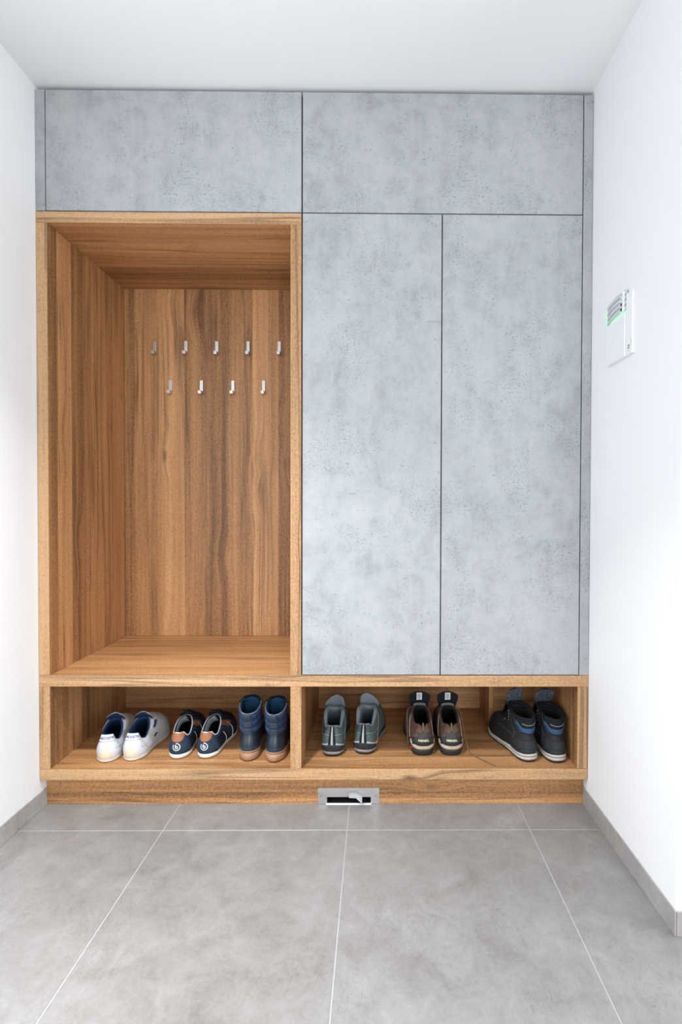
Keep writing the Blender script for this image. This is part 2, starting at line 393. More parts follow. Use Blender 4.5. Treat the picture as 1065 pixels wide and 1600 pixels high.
# coat hooks
hooks = [(-.8446, 1.759), (-.7058, 1.760), (-.5686, 1.759), (-.4290, 1.7595), (-.2904, 1.7600), (-.7756, 1.586), (-.6373, 1.585), (-.4975, 1.5855), (-.3603, 1.586)]
pos = ['leftmost', 'second from the left', 'middle', 'second from the right', 'rightmost', 'leftmost', 'second from the left', 'second from the right', 'rightmost']
hm = {}
bm = bmesh.new(); bm_box(bm, -.0072, .0072, -.0065, 0, -.032, .032, .0009, 2); hm['back_plate'] = mk(bm, 'back_plate')
bm = bmesh.new(); bm_box(bm, -.0072, .0072, -.034, -.0063, -.032, -.0175, .0009, 2); hm['peg'] = mk(bm, 'peg')
for i, (hx, hz) in enumerate(hooks):
    h = empty('coat_hook', (hx, YB-.0003, hz))
    row = 'upper row of five' if i < 5 else 'lower row of four'
    tag(h, f'small brushed steel coat hook, {pos[i]} in the {row}', 'hook', 'coat hooks on the niche back panel')
    for k, me in hm.items(): link(k, me, 'steel', h)

# shoe bench
bz = tag(empty('shoe_bench', ((XL+XR)/2, .3, ZB4)), 'long low oak-decor shoe bench with two open compartments', 'bench')
board('top_board', XL, XR, 0, .6, ZB2, ZB1, 'wood_flat', 'wood_edge_h', bz)
board('bottom_board', XL, XR, 0, .6, ZB4, ZB3, 'wood_flat', 'wood_edge_h', bz)
board('side_panel', XL, XiL, 0, .6, ZB3+.0003, ZB2-.0003, 'wood_side', 'wood_edge_v', bz)
board('side_panel', XiR, XR, 0, .6, ZB3+.0003, ZB2-.0003, 'wood_side', 'wood_edge_v', bz)
board('divider', XiN, Xm-.001, 0, .6, ZB3+.0003, ZB2-.0003, 'wood_side', 'wood_edge_v', bz)
box('back_panel', XiL+.0003, XiN-.0003, YB, .6, ZB3+.0003, ZB2-.0003, 'wood_inner_shaded', bz)
box('back_panel', Xm-.0007, .6345, YB, .6, ZB3+.0003, ZB2-.0003, 'wood_inner_shaded', bz)
box('service_box_side', .6160, .6345, .38, YB-.0003, ZB3+.0003, ZB2-.0003, 'wood_side', bz)
box('service_box_front', .6348, XiR-.0003, .38, .398, ZB3+.0003, ZB2-.0003, 'wood_inner_shaded', bz)

# plinth board, in two halves of its length beside the dustpan inlet cut-out
VX0, VX1, VZ1 = -.0598, .1577, .0573
SX0, SX1, SZ0, SZ1 = -.0285, .1275, .0035, .0250
bm = bmesh.new()
for b in ((XL, SX0, REC, REC+.02, .0004, ZB4-.0004), (SX1, XR, REC, REC+.02, .0004, ZB4-.0004), (SX0, SX1, REC, REC+.02, SZ1, ZB4-.0004)): bm_box(bm, *b)
tag(link('plinth_board', mk(bm, 'plinth_board'), 'wood_plinth_bright'), 'recessed oak-decor kick board between shoe bench and floor tiles', 'plinth')

# grey concrete-decor cabinets above and beside
DT = .019
oc = tag(empty('overhead_cabinet', ((XL+Xm)/2, .3, ZOV+.001)), 'grey concrete-look overhead cabinet above the oak niche', 'cabinet')
box('body', XL+.001, Xm-.0006, .0215, .6, ZOV+.0008, ZTOP, 'carcass', oc)
box('filler_strip', XL, XfL-GAP, .0, .0212, ZOV+.0006, ZTOP, 'concrete', oc)
box('door', XfL+.001, Xm-GAP, .0, DT, ZOV+GAP*.7, ZTOP-.001, 'concrete', oc)
od = tag(empty('overhead_cabinet', ((Xm+XR)/2, .3, ZOV+.001)), 'grey concrete-look overhead cabinet above the two tall wardrobe doors', 'cabinet')
box('body', Xm+.0006, XgR-.0005, .0215, .6, ZOV+.0008, ZTOP, 'carcass', od)
box('door', Xm+GAP, XgR-GAP, .0, DT, ZOV+GAP*.7, ZTOP-.001, 'concrete', od)
wd = tag(empty('wardrobe', ((Xm+XR)/2, .3, ZB1+.0004)), 'tall grey concrete-look wardrobe with two flush handleless doors', 'wardrobe')
box('body', Xm+.0006, XgR-.0005, .0215, .6, ZB1+.0006, ZOV+.0002, 'carcass', wd)
box('door', Xm+GAP, Xd-GAP*.8, .0, DT, ZB1+GAP, ZOV-GAP, 'concrete', wd)
box('door', Xd+GAP*.8, XgR-GAP, .0, DT, ZB1+GAP, ZOV-GAP, 'concrete', wd)
tag(box('filler_panel', XgR+GAP*.5, XR, .0008, .6, ZB1+.0006, ZTOP, 'concrete'), 'narrow upright grey filler panel between wardrobe doors and right wall', 'filler')

# ------------------------------------------------------------------ dustpan inlet of the central vacuum in the plinth
v = tag(empty('vacuum_inlet', ((VX0+VX1)/2, REC-.002, 0.0005)), 'brushed metal floor dustpan inlet with a tilting lever in the plinth', 'vacuum inlet')
d = v.location
bm = bmesh.new(); y0, y1 = REC-.0022, REC-.0003
for b in ((VX0, SX0, y0, y1, .0012, VZ1), (SX1, VX1, y0, y1, .0012, VZ1), (SX0, SX1, y0, y1, SZ1, VZ1)):
    bm_box(bm, b[0]-d.x, b[1]-d.x, b[2]-d.y, b[3]-d.y, b[4]-d.z, b[5]-d.z)
link('face_plate', mk(bm, 'face_plate'), 'alu', v)
bm = bmesh.new(); yb = REC+.075
for b in ((SX0, SX1, REC, yb, .0012, .0032), (SX0, SX1, REC+.021, yb, SZ1, SZ1+.002), (SX0-.002, SX0, REC+.021, yb, .0012, SZ1), (SX1, SX1+.002, REC+.021, yb, .0012, SZ1), (SX0, SX1, yb, yb+.002, .0012, SZ1)):
    bm_box(bm, b[0]-d.x, b[1]-d.x, b[2]-d.y, b[3]-d.y, b[4]-d.z, b[5]-d.z)
link('suction_slot', mk(bm, 'suction_slot'), 'dark_plastic', v)
box('sill_lip', SX0-.002, SX1+.002, REC-.011, REC-.0005, .0008, .0030, 'white_plastic', v, .0006)
# lever: a bent wedge
pr = [(-.026, .043), (.002, .043), (.021, .031), (.021, .0155), (.0195, .0135), (-.001, .0245), (-.026, .0245)]
bm = bmesh.new(); lx = .076; fr = []; bk = []
offs = [-.008, -.010, -.024, -.024, -.024, -.010, -.008]
for (a, z), yo in zip(pr, offs):
    fr.append(bm.verts.new((lx+a-d.x, REC+yo-d.y, z-d.z))); bk.append(bm.verts.new((lx+a-d.x, REC-.0023-d.y, z-d.z)))
bm.faces.new(fr); bm.faces.new(bk[::-1])
for i in range(len(fr)): bm.faces.new((fr[i], fr[(i+1) % 7], bk[(i+1) % 7], bk[i]))
link('lever', mk(bm, 'lever'), 'grey_plastic', v)
for sx in (-.048, .1458):
    bm = bmesh.new(); bmesh.ops.create_cone(bm, cap_ends=True, segments=20, radius1=.0032, radius2=.0026, depth=.0012, matrix=Matrix.Translation((sx-d.x, REC-.0028-d.y, .0285-d.z)) @ Matrix.Rotation(math.pi/2, 4, 'X'))
    sc = link('screw', mk(bm, 'screw'), 'steel', v)
    bm = bmesh.new(); bm_box(bm, sx-d.x-.0022, sx-d.x+.0022, REC-.0037-d.y, REC-.0033-d.y, .0281-d.z, .0289-d.z); link('slot', mk(bm, 'slot'), 'dark_plastic', sc)

# ------------------------------------------------------------------ intercom on the right wall
IY0, IY1, IZ0, IZ1 = -.3215, -.1500, 1.5035, 1.6925
ic = tag(empty('door_intercom', (WR, (IY0+IY1)/2, IZ0)), 'white door intercom with speaker slots and green light on the right wall', 'intercom')
def ibox(name, y0, y1, z0, z1, t0, t1, mat, parent=ic, bev=.001):
    return box(name, WR-t1, WR-t0, y0, y1, z0, z1, mat, parent if parent is ic else None, bev)
ibox('wall_plate', IY0, IY1+.003, IZ0, IZ1-.004, .0002, .0040, 'white_plastic', bev=.001)
YS = -.2800
ibox('button_column', IY0+.0008, YS-.0015, IZ0+.001, IZ1-.006, .0041, .0090, 'white_plastic', bev=.001)
ibox('front_cover', YS+.0003, IY1, IZ0+.0010, 1.6325, .0041, .0120, 'white_plastic', bev=.0015)
# arched speaker slats over a grey grille
def arc_slat(name, z0, z1, t, mat, bulge=.008, y0=YS+.001, y1=IY1, n=14, tb=.0041):
    rows = []
    dd = ic.location
    for k in range(n+1):
        s = k/n; y = y0+(y1-y0)*s; b = t-bulge*(2*s-1)**2*.5
        zz = -.010*s*s
        rows.append([(WR-tb-dd.x, y-dd.y, z0+zz-dd.z), (WR-b-dd.x, y-dd.y, z0+zz-dd.z), (WR-b-dd.x, y-dd.y, z1+zz-dd.z), (WR-tb-dd.x, y-dd.y, z1+zz-dd.z)])
    me = grid_mesh(rows, True, name); 
    for p in me.polygons: p.use_smooth = False
    bm = bmesh.new(); bm.from_mesh(me); bmesh.ops.holes_fill(bm, edges=bm.edges[:], sides=0); bm.to_mesh(me); bm.free()
    return link(name, me, mat, ic)
arc_slat('grille', 1.6405, 1.6985, .0110, 'grey_plastic', y0=YS+.006)
MAT['slat_grey'] = simple('pale_grey_plastic', (.56, .58, .59), .35, var=.01)
for k in range(4): arc_slat('speaker_slat', 1.6430+.0150*k, 1.6430+.0150*k+.0118, .0145, 'slat_grey')
for k in range(4): ibox('button_plate', YS+.003, YS+.027, 1.6385+.0150*k, 1.6385+.0150*k+.0142, .0105, .0158, 'white_plastic', bev=.001)
t = NT('green_led'); t.b.inputs['Emission Color'].default_value = (.14, 1, .22, 1); t.b.inputs['Emission Strength'].default_value = 1.6
nz = t.noise(t.add('ShaderNodeTexCoord').outputs['Object'], 60., 2); MAT['led'] = t.done(t.mix(nz, (.3, .9, .35), (.5, 1, .55)), .4)
led = arc_slat('light_strip', 1.6350, 1.6388, .0128, 'led')
led2 = ibox('light_strip', IY1-.0015, IY1+.0035, 1.632, 1.684, .0041, .0100, 'led', bev=.0008)
dd = ic.location
for k in range(4):
    bm = bmesh.new(); bmesh.ops.create_cone(bm, cap_ends=True, segments=24, radius1=.0052, radius2=.0047, depth=.0016, matrix=Matrix.Translation((-.0164, YS+.0155-dd.y, 1.6458+.0150*k-dd.z)) @ Matrix.Rotation(-math.pi/2, 4, 'Y'))
    link('call_button', mk(bm, 'call_button'), 'dark_plastic' if k in (0, 1) else 'grey_plastic', ic)
for k in range(4): ibox('status_light', IY0+.003, IY0+.0055, 1.5275+.0055*k, 1.5295+.0055*k, .0088, .0096, 'dark_plastic', bev=.0003)
ring = [(-.0093, -.3005-dd.y+.0052*math.cos(a), 1.5270-dd.z+.0052*math.sin(a)) for a in np.linspace(.5, 2*math.pi-.2, 20)]
tube('symbol_ring', ring, .0009, 'dark_plastic', ic, 6)
ibox('symbol_dash', -.3018, -.2995, 1.5115, 1.5180, .0088, .0095, 'grey_plastic', bev=.0003)

# ------------------------------------------------------------------ shoes
def keyed(keys):
    """smooth curve through (s, value) keys"""
    ks = sorted(keys); X = [k[0] for k in ks]; Y = [k[1] for k in ks]; n_ = len(X)
    M = []
    for i in range(n_):
        if i == 0: M.append((Y[1]-Y[0])/(X[1]-X[0]))
        elif i == n_-1: M.append((Y[-1]-Y[-2])/(X[-1]-X[-2]))
        else:
            a = (Y[i]-Y[i-1])/(X[i]-X[i-1]); b = (Y[i+1]-Y[i])/(X[i+1]-X[i]); M.append(0. if a*b <= 0 else 2*a*b/(a+b))
    def f(s):
        if s <= X[0]: return Y[0]
        if s >= X[-1]: return Y[-1]
        i = max(j for j in range(n_-1) if X[j] <= s); h = X[i+1]-X[i]; q = (s-X[i])/h
        return (2*q**3-3*q*q+1)*Y[i]+(q**3-2*q*q+q)*h*M[i]+(-2*q**3+3*q*q)*Y[i+1]+(q**3-q*q)*h*M[i+1]
    return f
def sstep(a, b, x):
    q = min(1, max(0, (x-a)/(b-a))); return q*q*(3-2*q)

class Shoe:
    """a shoe as a surface P(u,v): u runs round the foot (0 heel, .25 outer side, .5 toe, .75 inner side), v from sole to collar.
    heel at y=0, toe towards +y, side=+1 has its outer side on +x"""
    def __init__(s, root, side, L, hw, zs, rings, bulge=.006, convex=.8, va=.55, heel_a=.17, spring=.010, heel_p=2.3):
        s.root = root; s.m = side; s.L = L
        s.wo = keyed([(k, a) for k, a, b in hw]); s.wi = keyed([(k, b) for k, a, b in hw])
        s.zs = keyed(zs); s.rings = [(keyed(z), keyed(w), y0, y1) for (y0, y1, w, z) in rings]
        s.bulge = bulge; s.cv = convex; s.va = va; s.ha = heel_a; s.spring = spring; s.hp = heel_p
    def lift(s, q): return s.spring*sstep(.70, 1., q)**1.5
    def outline(s, u, scale=0.):
        th = 2*math.pi*u; q = (1-math.cos(th))/2; sg = math.sin(th)
        w = s.wo(q) if sg >= 0 else s.wi(q)
        if q < s.ha: w *= max(0, 1-((s.ha-q)/s.ha)**s.hp)**(1/s.hp)
        if q > .70: w *= max(0, 1-((q-.70)/.30)**2.3)**.5
        x = w*(1 if sg >= 0 else -1); y = q*s.L
        if abs(sg) < 1e-9: x = 0
        nx, ny = sg, -math.cos(th)
        return np.array([x+nx*scale, y+ny*scale, 0.]), q
    def ring(s, k, u):
        z, w, y0, y1 = s.rings[k]; th = 2*math.pi*u; q = (1-math.cos(th))/2
        sn = math.sin(th); sx = math.copysign(abs(sn)**.82, sn)
        return np.array([w(q)*sx, y0+(y1-y0)*q, z(q)])
    def raw(s, u, v):
        u = u % 1.; th = 2*math.pi*u
        B, q = s.outline(u, -.002); B[2] = s.zs(q)-.003+s.lift(q)
        out = np.array([math.sin(th), -math.cos(th), 0.])
        if len(s.rings) == 1 or v <= s.va:
            vv = v if len(s.rings) == 1 else v/s.va
            k = sstep(.22, .85, q)*s.cv; a = (1-k)*vv+k*(1-math.cos(vv*math.pi/2)); b = (1-k)*vv+k*math.sin(vv*math.pi/2)
            R = s.ring(0, u); p = B+(R-B)*np.array([a, a, b])
            p = p+out*(s.bulge*(1-.6*sstep(.3, .7, q))*math.sin(math.pi*max(0., min(1, vv))**.8))
            if len(s.rings) > 1 and vv > .8:        # soften the ankle
                p2 = s.ring(0, u)+(s.ring(1, u)-s.ring(0, u))*((vv-.8)*.25); p = p+(p2-R)*sstep(.8, 1, vv)
            return p
        q2 = (v-s.va)/(1-s.va); q3 = .05+.95*q2
        return s.ring(0, u)*(1-q3)+s.ring(1, u)*q3
    def P(s, u, v, off=0.):
        p = s.raw(u, v)
        if off:
            e = 2e-3; du = s.raw(u+e, v)-s.raw(u-e, v); dv = s.raw(u, min(1, v+e))-s.raw(u, max(0, v-e))
            n_ = np.cross(du, dv); n_ /= (np.linalg.norm(n_)+1e-12)
            th = 2*math.pi*u; o_ = np.array([math.sin(th), -math.cos(th), .25])
            if np.dot(n_, o_) < 0: n_ = -n_
            p = p+n_*off
        return s.mir(p)
    def mir(s, p): return np.array([p[0]*s.m, p[1], p[2]])
    # ---- parts
    def upper(s, mat, name='upper', v0=0., v1=1., nu=72, nv=20, off=0.):
        us = np.linspace(0, 1, nu, endpoint=False)
        rows = [[s.P(u, v, off) for u in us] for v in np.linspace(v0, v1, nv)]
        return link(name, grid_mesh(rows, True, name), mat, s.root)
    def lining(s, mat, mat_floor=None, th=.006, name='lining', nu=60):
        us = np.linspace(0, 1, nu, endpoint=False); rows = []
        C = [s.raw(u, 1.) for u in us]; cen = np.mean(C, axis=0)
        def inn(p, d):
            w = p-cen; w[2] = 0; l = np.linalg.norm(w)+1e-9; return p-w/l*min(d, l*.8)
        zi = s.zs(.1)+.006
        Bs = []
        for u in us:
            b, q = s.outline(u, -.012); b[1] = min(b[1], s.L*.80); b[2] = zi; Bs.append(b)
        rows.append([s.mir(p+np.array([0, 0, -.001])) for p in C])
        rows.append([s.mir(inn(p.copy(), th*.5)+np.array([0, 0, .002])) for p in C])
        top = [inn(p.copy(), th)+np.array([0, 0, -.002]) for p in C]; rows.append([s.mir(p) for p in top])
        for f in (.2, .4, .6, .8, 1.):
            rows.append([s.mir(t_*(1-f)+b*f) for t_, b in zip(top, Bs)])
        o = link(name, grid_mesh(rows, True, name), mat, s.root)
        bm = bmesh.new(); bm.faces.new([bm.verts.new(tuple(s.mir(b+np.array([0, 0, .0005])))) for b in Bs])
        link('insole', mk(bm, 'insole'), mat_floor or mat, s.root)
        return o
    def ankle_pad(s, name, u0, u1, f1, mat, th=.006, n=18):
        """patch on the inside of the collar between u0 and u1"""
        C = [s.raw(u, 1.) for u in np.linspace(0, 1, 60, endpoint=False)]; cen = np.mean(C, axis=0); rows = []
        for f in np.linspace(0, f1, 7):
            row = []
            for u in np.linspace(u0, u1, n):
                p = s.raw(u, 1.); w = p-cen; w[2] = 0; w /= (np.linalg.norm(w)+1e-9); b, q = s.outline(u, -.012); b[1] = min(b[1], s.L*.8); b[2] = s.zs(.1)+.006
                a = p-w*th+np.array([0, 0, -.002]); row.append(s.mir(a*(1-f)+b*f-w*.0015*(1 if 0 < f < f1 else .2)))
            rows.append(row)
        return link(name, grid_mesh(rows, False, name), mat, s.root)
    def collar(s, r, mat, name='collar_piping', v=1., n=72, dz=0., u0=0., u1=1.):
        closed = (u1-u0) > .999
        us = np.linspace(u0, u1, n, endpoint=not closed)
        pts = [s.P(u, v)+np.array([0, 0, dz]) for u in us]
        return tube(name, pts, r, mat, s.root, 8, closed)
    def sole(s, mat, z0, z1, g0, g1, name='sole', nu=72, cap=True, bev=.002):
        """band of the sole between heights z0(q) and z1(q), grown sideways by g0 (below) and g1 (above)"""
        us = np.linspace(0, 1, nu, endpoint=False); rows = []
        f0 = z0 if callable(z0) else (lambda q: z0); f1 = z1 if callable(z1) else (lambda q: z1)
        def row(f, fr):
            r = []
            for u in us:
                g = g0+(g1-g0)*fr; p, q = s.outline(u, g+f[1]); lo, hi = f0(q), f1(q); p[2] = lo+(hi-lo)*fr+f[2]+s.lift(q); r.append(s.mir(p))
            return r
        rows = [row((0, -bev*1.5, 0), 0.), row((0, 0, bev*.6), 0.), row((0, .0006, 0), .5), row((0, 0, -bev*.6), 1.), row((0, -bev*1.5, 0), 1.)]
        me = grid_mesh(rows, True, name)
        bm = bmesh.new(); bm.from_mesh(me); bmesh.ops.holes_fill(bm, edges=bm.edges[:], sides=0); bmesh.ops.recalc_face_normals(bm, faces=bm.faces[:]); bm.to_mesh(me); bm.free()
        for p in me.polygons: p.use_smooth = len(p.vertices) == 4
        return link(name, me, mat, s.root)
    def patch(s, name, u0, u1, vlo, vhi, mat, off=.0012, nu=20, nv=10, parent=None):
        lo = vlo if callable(vlo) else (lambda u: vlo); hi = vhi if callable(vhi) else (lambda u: vhi)
        us = np.linspace(u0, u1, nu); rows = []
        for j in range(-1, nv+1):
            f = min(1, max(0, j/(nv-1))); row = []
            for i in range(-1, nu+1):
                u = us[min(nu-1, max(0, i))]; e = (j in (-1, nv)) or (i in (-1, nu))
                row.append(s.P(u, lo(u)+(hi(u)-lo(u))*f, -.0015 if e else off))
            rows.append(row)
        return link(name, grid_mesh(rows, False, name), mat, parent or s.root)
    def U(s, d, v0=.5):
        """u at the distance d (metres) round the heel from its centre"""
        us = np.linspace(0, .3, 301); pu = [s.raw(u, v0) for u in us]
        arc = np.concatenate([[0], np.cumsum([np.linalg.norm(b-a) for a, b in zip(pu, pu[1:])])])
        return float(np.interp(d, arc, us))
    def stitch(s, name, uv, r, mat, off=.0008, n=10):
        pts = spline([(a, b, 0) for a, b in uv], n)
        return tube(name, [s.P(p[0], p[1], off) for p in pts], r, mat, s.root, 6)
    def decal(s, name, me, u0, v0, size, mat, off=.0018, parent=None):
        bm = bmesh.new(); bm.from_mesh(me); bmesh.ops.triangulate(bm, faces=bm.faces[:]); bmesh.ops.subdivide_edges(bm, edges=bm.edges[:], cuts=2, use_grid_fill=True); bm.to_mesh(me); bm.free()
        """lay a flat mesh (x right as seen from outside, y up) on the surface"""
        us = np.linspace(u0-.16, u0+.16, 321); pu = [s.raw(u, v0) for u in us]
        arc = np.concatenate([[0], np.cumsum([np.linalg.norm(b-a) for a, b in zip(pu, pu[1:])])]); arc -= np.interp(u0, us, arc)
        e = 1e-3; dv = np.linalg.norm(s.raw(u0+.01, v0+e)-s.raw(u0+.01, v0-e))/(2*e)
        for vt in me.vertices:
            x, y = vt.co.x*size, vt.co.y*size
            vt.co = Vector(s.P(float(np.interp(s.m*x, arc, us)), v0+y/dv, off))
        return link(name, me, mat, parent or s.root)
    def tongue(s, pts, w, th, mat, name='tongue', curl=.35, nx=11, n=7, round_top=True, lean=0., tilt=0.):
        """padded tongue: centre line pts (y,z), widths w along it, thickness th; sides curl towards the heel"""
        c = spline([(0, a, b) for a, b in pts], n); N = len(c); wf = keyed([(i/(len(w)-1), q) for i, q in enumerate(w)]); rows = []
        for i, p in enumerate(c):
            f = i/(N-1); ww = wf(f); t_ = c[min(N-1, i+1)]-c[max(0, i-1)]; t_ /= np.linalg.norm(t_); nrm = np.array([0, -t_[2], t_[1]])
            if round_top and f > .82: ww *= math.sqrt(max(.02, 1-((f-.82)/.18)**2*.75))
            tt = th*(1 if f < .93 else .6)
            fr, bk = [], []
            for j in range(nx):
                a = 2*j/(nx-1)-1; off = curl*ww*a*a; e = tt*.5*math.sqrt(max(.05, 1-a*a*.95))
                base = p+np.array([ww*a+lean*f*f, 0, tilt*ww*a*f*f])+nrm*off
                fr.append(s.mir(base+nrm*e)); bk.append(s.mir(base-nrm*e))
            rows.append(fr+bk[::-1])
        me = grid_mesh(rows, True, name); bm = bmesh.new(); bm.from_mesh(me); bmesh.ops.holes_fill(bm, edges=bm.edges[:], sides=0); bm.to_mesh(me); bm.free()
        return link(name, me, mat, s.root)
    def lace(s, pts, r, mat, name='lace', n=8):
        return tube(name, spline([s.mir(np.array(p, float)) for p in pts], n), r, mat, s.root, 6)

def put(name, x, y, rz, label, cat, group):
    r = empty(name, (x, y, ZB3+.0004), math.radians(rz)); tag(r, label, cat, group); return r
SM = lambda *a, **k: simple(*a, **k)
MAT.update({
 'leather_white': SM('white_leather', (.60, .61, .635), .42, .4, nscale=90, var=.03, bump=.15),
 'cream_rubber': SM('cream_rubber', (.66, .57, .43), .6, .3, nscale=80, var=.08),
 'white_rubber': SM('white_rubber', (.72, .69, .62), .55, .3, nscale=80, var=.05),
 'navy_fabric': SM('navy_lining', (.012, .032, .085), .8, .2, nscale=300, var=.25, bump=.3),
 'navy_print': SM('navy_print', (.015, .03, .13), .5, nscale=200, var=.05),
 'grey_seam': SM('grey_thread', (.33, .34, .37), .7, nscale=300, var=.1),
 'black_fabric': SM('black_lining', (.010, .011, .013), .85, .2, nscale=300, var=.3, bump=.3),
 'navy_suede': SM('navy_suede', (.023, .042, .074), .9, .25, nscale=160, var=.22, bump=.25),
 'navy_deep': SM('deep_navy_suede', (.009, .015, .030), .85, .25, nscale=160, var=.2, bump=.25),
 'tan_leather': SM('tan_leather', (.30, .115, .050), .5, .4, nscale=110, var=.15, bump=.2),
 'white_piping': SM('white_piping', (.68, .69, .70), .6, nscale=200, var=.04),
 'pale_lining': SM('pale_grey_lining', (.50, .56, .62), .8, .2, nscale=260, var=.10, bump=.2),
 'boot_rubber': SM('navy_boot_leather', (.013, .022, .036), .33, .5, nscale=50, var=.2, bump=.1),
 'boot_strip': SM('slate_navy_strap', (.020, .036, .058), .6, .4, nscale=120, var=.12, bump=.1),
 'boot_blue': SM('blue_boot_lining', (.010, .045, .100), .8, .2, nscale=220, var=.2),
 'boot_gum': SM('tan_gum_rubber', (.38, .215, .125), .55, .35, nscale=90, var=.07),
 'boot_line': SM('dark_sole_line', (.02, .03, .045), .6),
 'grey_piping': SM('grey_piping', (.22, .24, .26), .7, nscale=200),
 'hike_grey': SM('grey_green_nubuck', (.075, .105, .105), .85, .3, nscale=130, var=.22, bump=.3),
 'hike_light': SM('light_grey_edge', (.34, .37, .38), .75, nscale=160, var=.1),
 'hike_pad': SM('grey_padded_mesh', (.20, .235, .265), .85, .2, nscale=320, var=.2, bump=.3),
 'hike_black': SM('black_heel_rubber', (.018, .022, .030), .6, .4, nscale=70, var=.2, bump=.2),
 'hike_sole': SM('grey_midsole', (.26, .245, .225), .7, nscale=90, var=.1),
 'black_rubber': SM('black_rubber', (.014, .014, .015), .65, .35, nscale=90, var=.2, bump=.2),
 'orange_tag': SM('orange_label', (.75, .26, .02), .5),
 'brown_suede': SM('brown_suede', (.105, .062, .045), .9, .25, nscale=140, var=.25, bump=.3),
 'brown_lace': SM('brown_lace', (.185, .115, .070), .8, .2, nscale=300, var=.3),
 'dark_leather': SM('charcoal_leather', (.026, .028, .031), .55, .4, nscale=110, var=.2, bump=.15),
 'beige_rubber': SM('beige_midsole', (.45, .37, .275), .65, .3, nscale=90, var=.08),
 'red_accent': SM('red_rubber', (.55, .03, .05), .5),
 'label_white': SM('white_label', (.62, .63, .64), .7, var=.05),
 'label_print': SM('label_print', (.10, .10, .11), .7),
 'gold_print': SM('yellow_white_print', (.80, .74, .42), .5),
 'grey_mesh': SM('grey_mesh_lining', (.13, .16, .18), .85, .2, nscale=240, var=.5, bump=.4),
 'black_leather': SM('black_nubuck', (.014, .014, .0155), .72, .35, nscale=120, var=.25, bump=.25),
 'black_cap': SM('worn_black_heel', (.020, .021, .023), .7, .35, nscale=60, var=.35, bump=.3),
 'blue_band': SM('blue_band', (.028, .072, .150), .7, .3, nscale=260, var=.15),
 'knit_grey': SM('grey_knit', (.060, .075, .090), .85, .2, nscale=180, var=.75, bump=.6),
 'boot_sole': SM('pale_midsole', (.50, .47, .42), .6, .3, nscale=90, var=.10),
 'metal_eyelet': metal_mat('dark_eyelet', (.25, .25, .26), .35),
})
def quilt_mat():
    t = NT('speckled_navy_fabric'); co = t.add('ShaderNodeTexCoord').outputs['Object']
    n1 = t.noise(co, 620., 2, .6); f = t.mr(n1, .50, .62)
    t.bump(n1, .4, .001)
    return t.done(t.mix(f, (.012, .026, .065), (.075, .115, .24)), .85, .2)
MAT['quilt'] = quilt_mat()
HW = [(0, .030, .030), (.16, .0375, .0365), (.38, .038, .033), (.55, .044, .036), (.70, .050, .043), (.85, .047, .045), (1., .040, .042)]
def scaled_hw(k): return [(a, b*k, c*k) for a, b, c in HW]
YZ = lambda s, pts: pts

# --- white sneakers
def white_sneaker(x, y, rz, side, label):
    r = put('white_sneaker', x, y, rz, label, 'shoe', 'white sneakers in the shoe bench')
    s = Shoe(r, side, .305, scaled_hw(1.10), [(0, .014), (.3, .016), (.7, .014), (1, .016)],
             [(.020, .128, [(0, .030), (.25, .033), (.6, .034), (1, .026)], [(0, .093), (.07, .092), (.16, .072), (.32, .066), (.6, .086), (.85, .108), (1, .114)])], bulge=.0095)
    s.sole('cream_rubber', .0, .007, -.004, .001, 'outsole'); s.sole('leather_white', .0065, lambda q: s.zs(q), .000, -.001, 'midsole')
    s.upper('leather_white')
    s.lining('navy_fabric', 'black_fabric', .006)
    s.patch('heel_patch', -.082, .082, 0., lambda u: .03+.47*math.cos(min(1, abs(u)/.082)*math.pi/2)**1.6, 'cream_rubber', .0012)
    ht = s.patch('heel_tab', -.092, .092, lambda u: .74, lambda u: 1.0, 'leather_white', .0022)
    s.decal('lettering', text_mesh('LACOSTE', 1., .026), 0., .865, .0114, 'navy_print', .0030, ht)
    s.collar(.0016, 'navy_fabric', 'collar_piping', 1., u0=.10, u1=.90)
    for sg in (1, -1):
        s.stitch('seam', [(sg*.13, .98), (sg*.135, .55), (sg*.16, .28), (sg*.215, .22)], .0007, 'grey_seam')
        s.stitch('seam', [(sg*.09, .42), (sg*.12, .50), (sg*.17, .62), (sg*.24, .86)], .0006, 'grey_seam')
        s.stitch('toe_seam', [(sg*.40, .12), (sg*.42, .45), (sg*.455, .60), (sg*.5, .64)], .0007, 'grey_seam')
        s.stitch('toe_seam', [(sg*.33, .10), (sg*.36, .45), (sg*.42, .78), (sg*.46, .95)], .0007, 'grey_seam')
        s.patch('side_mark', sg*.235, sg*.262, .50, .58, 'navy_print', .0012, 8, 4)
    st = s.patch('strap', .275, .725, .76, .93, 'leather_white', .0035, 40, 6)
    s.patch('strap_stripe', .285, .345, .80, .87, 'navy_print', .0046, 10, 4, st)
    s.tongue([(.175, .086), (.150, .104), (.128, .121), (.112, .134)], [.024, .030, .032, .032], .009, 'navy_fabric', curl=.42)
    s.tongue([(.181, .089), (.156, .107), (.133, .125), (.1155, .138)], [.025, .031, .033, .033], .003, 'leather_white', 'tongue_cover', curl=.42)
white_sneaker(-.8160, .0450, 7.0, -1, 'white leather sneaker with navy lining, leftmost of all shoes, nearest the left side panel')
white_sneaker(-.7330, .0560, -1.0, 1, 'white leather sneaker with navy lining, right one of its pair, next to navy sneakers')

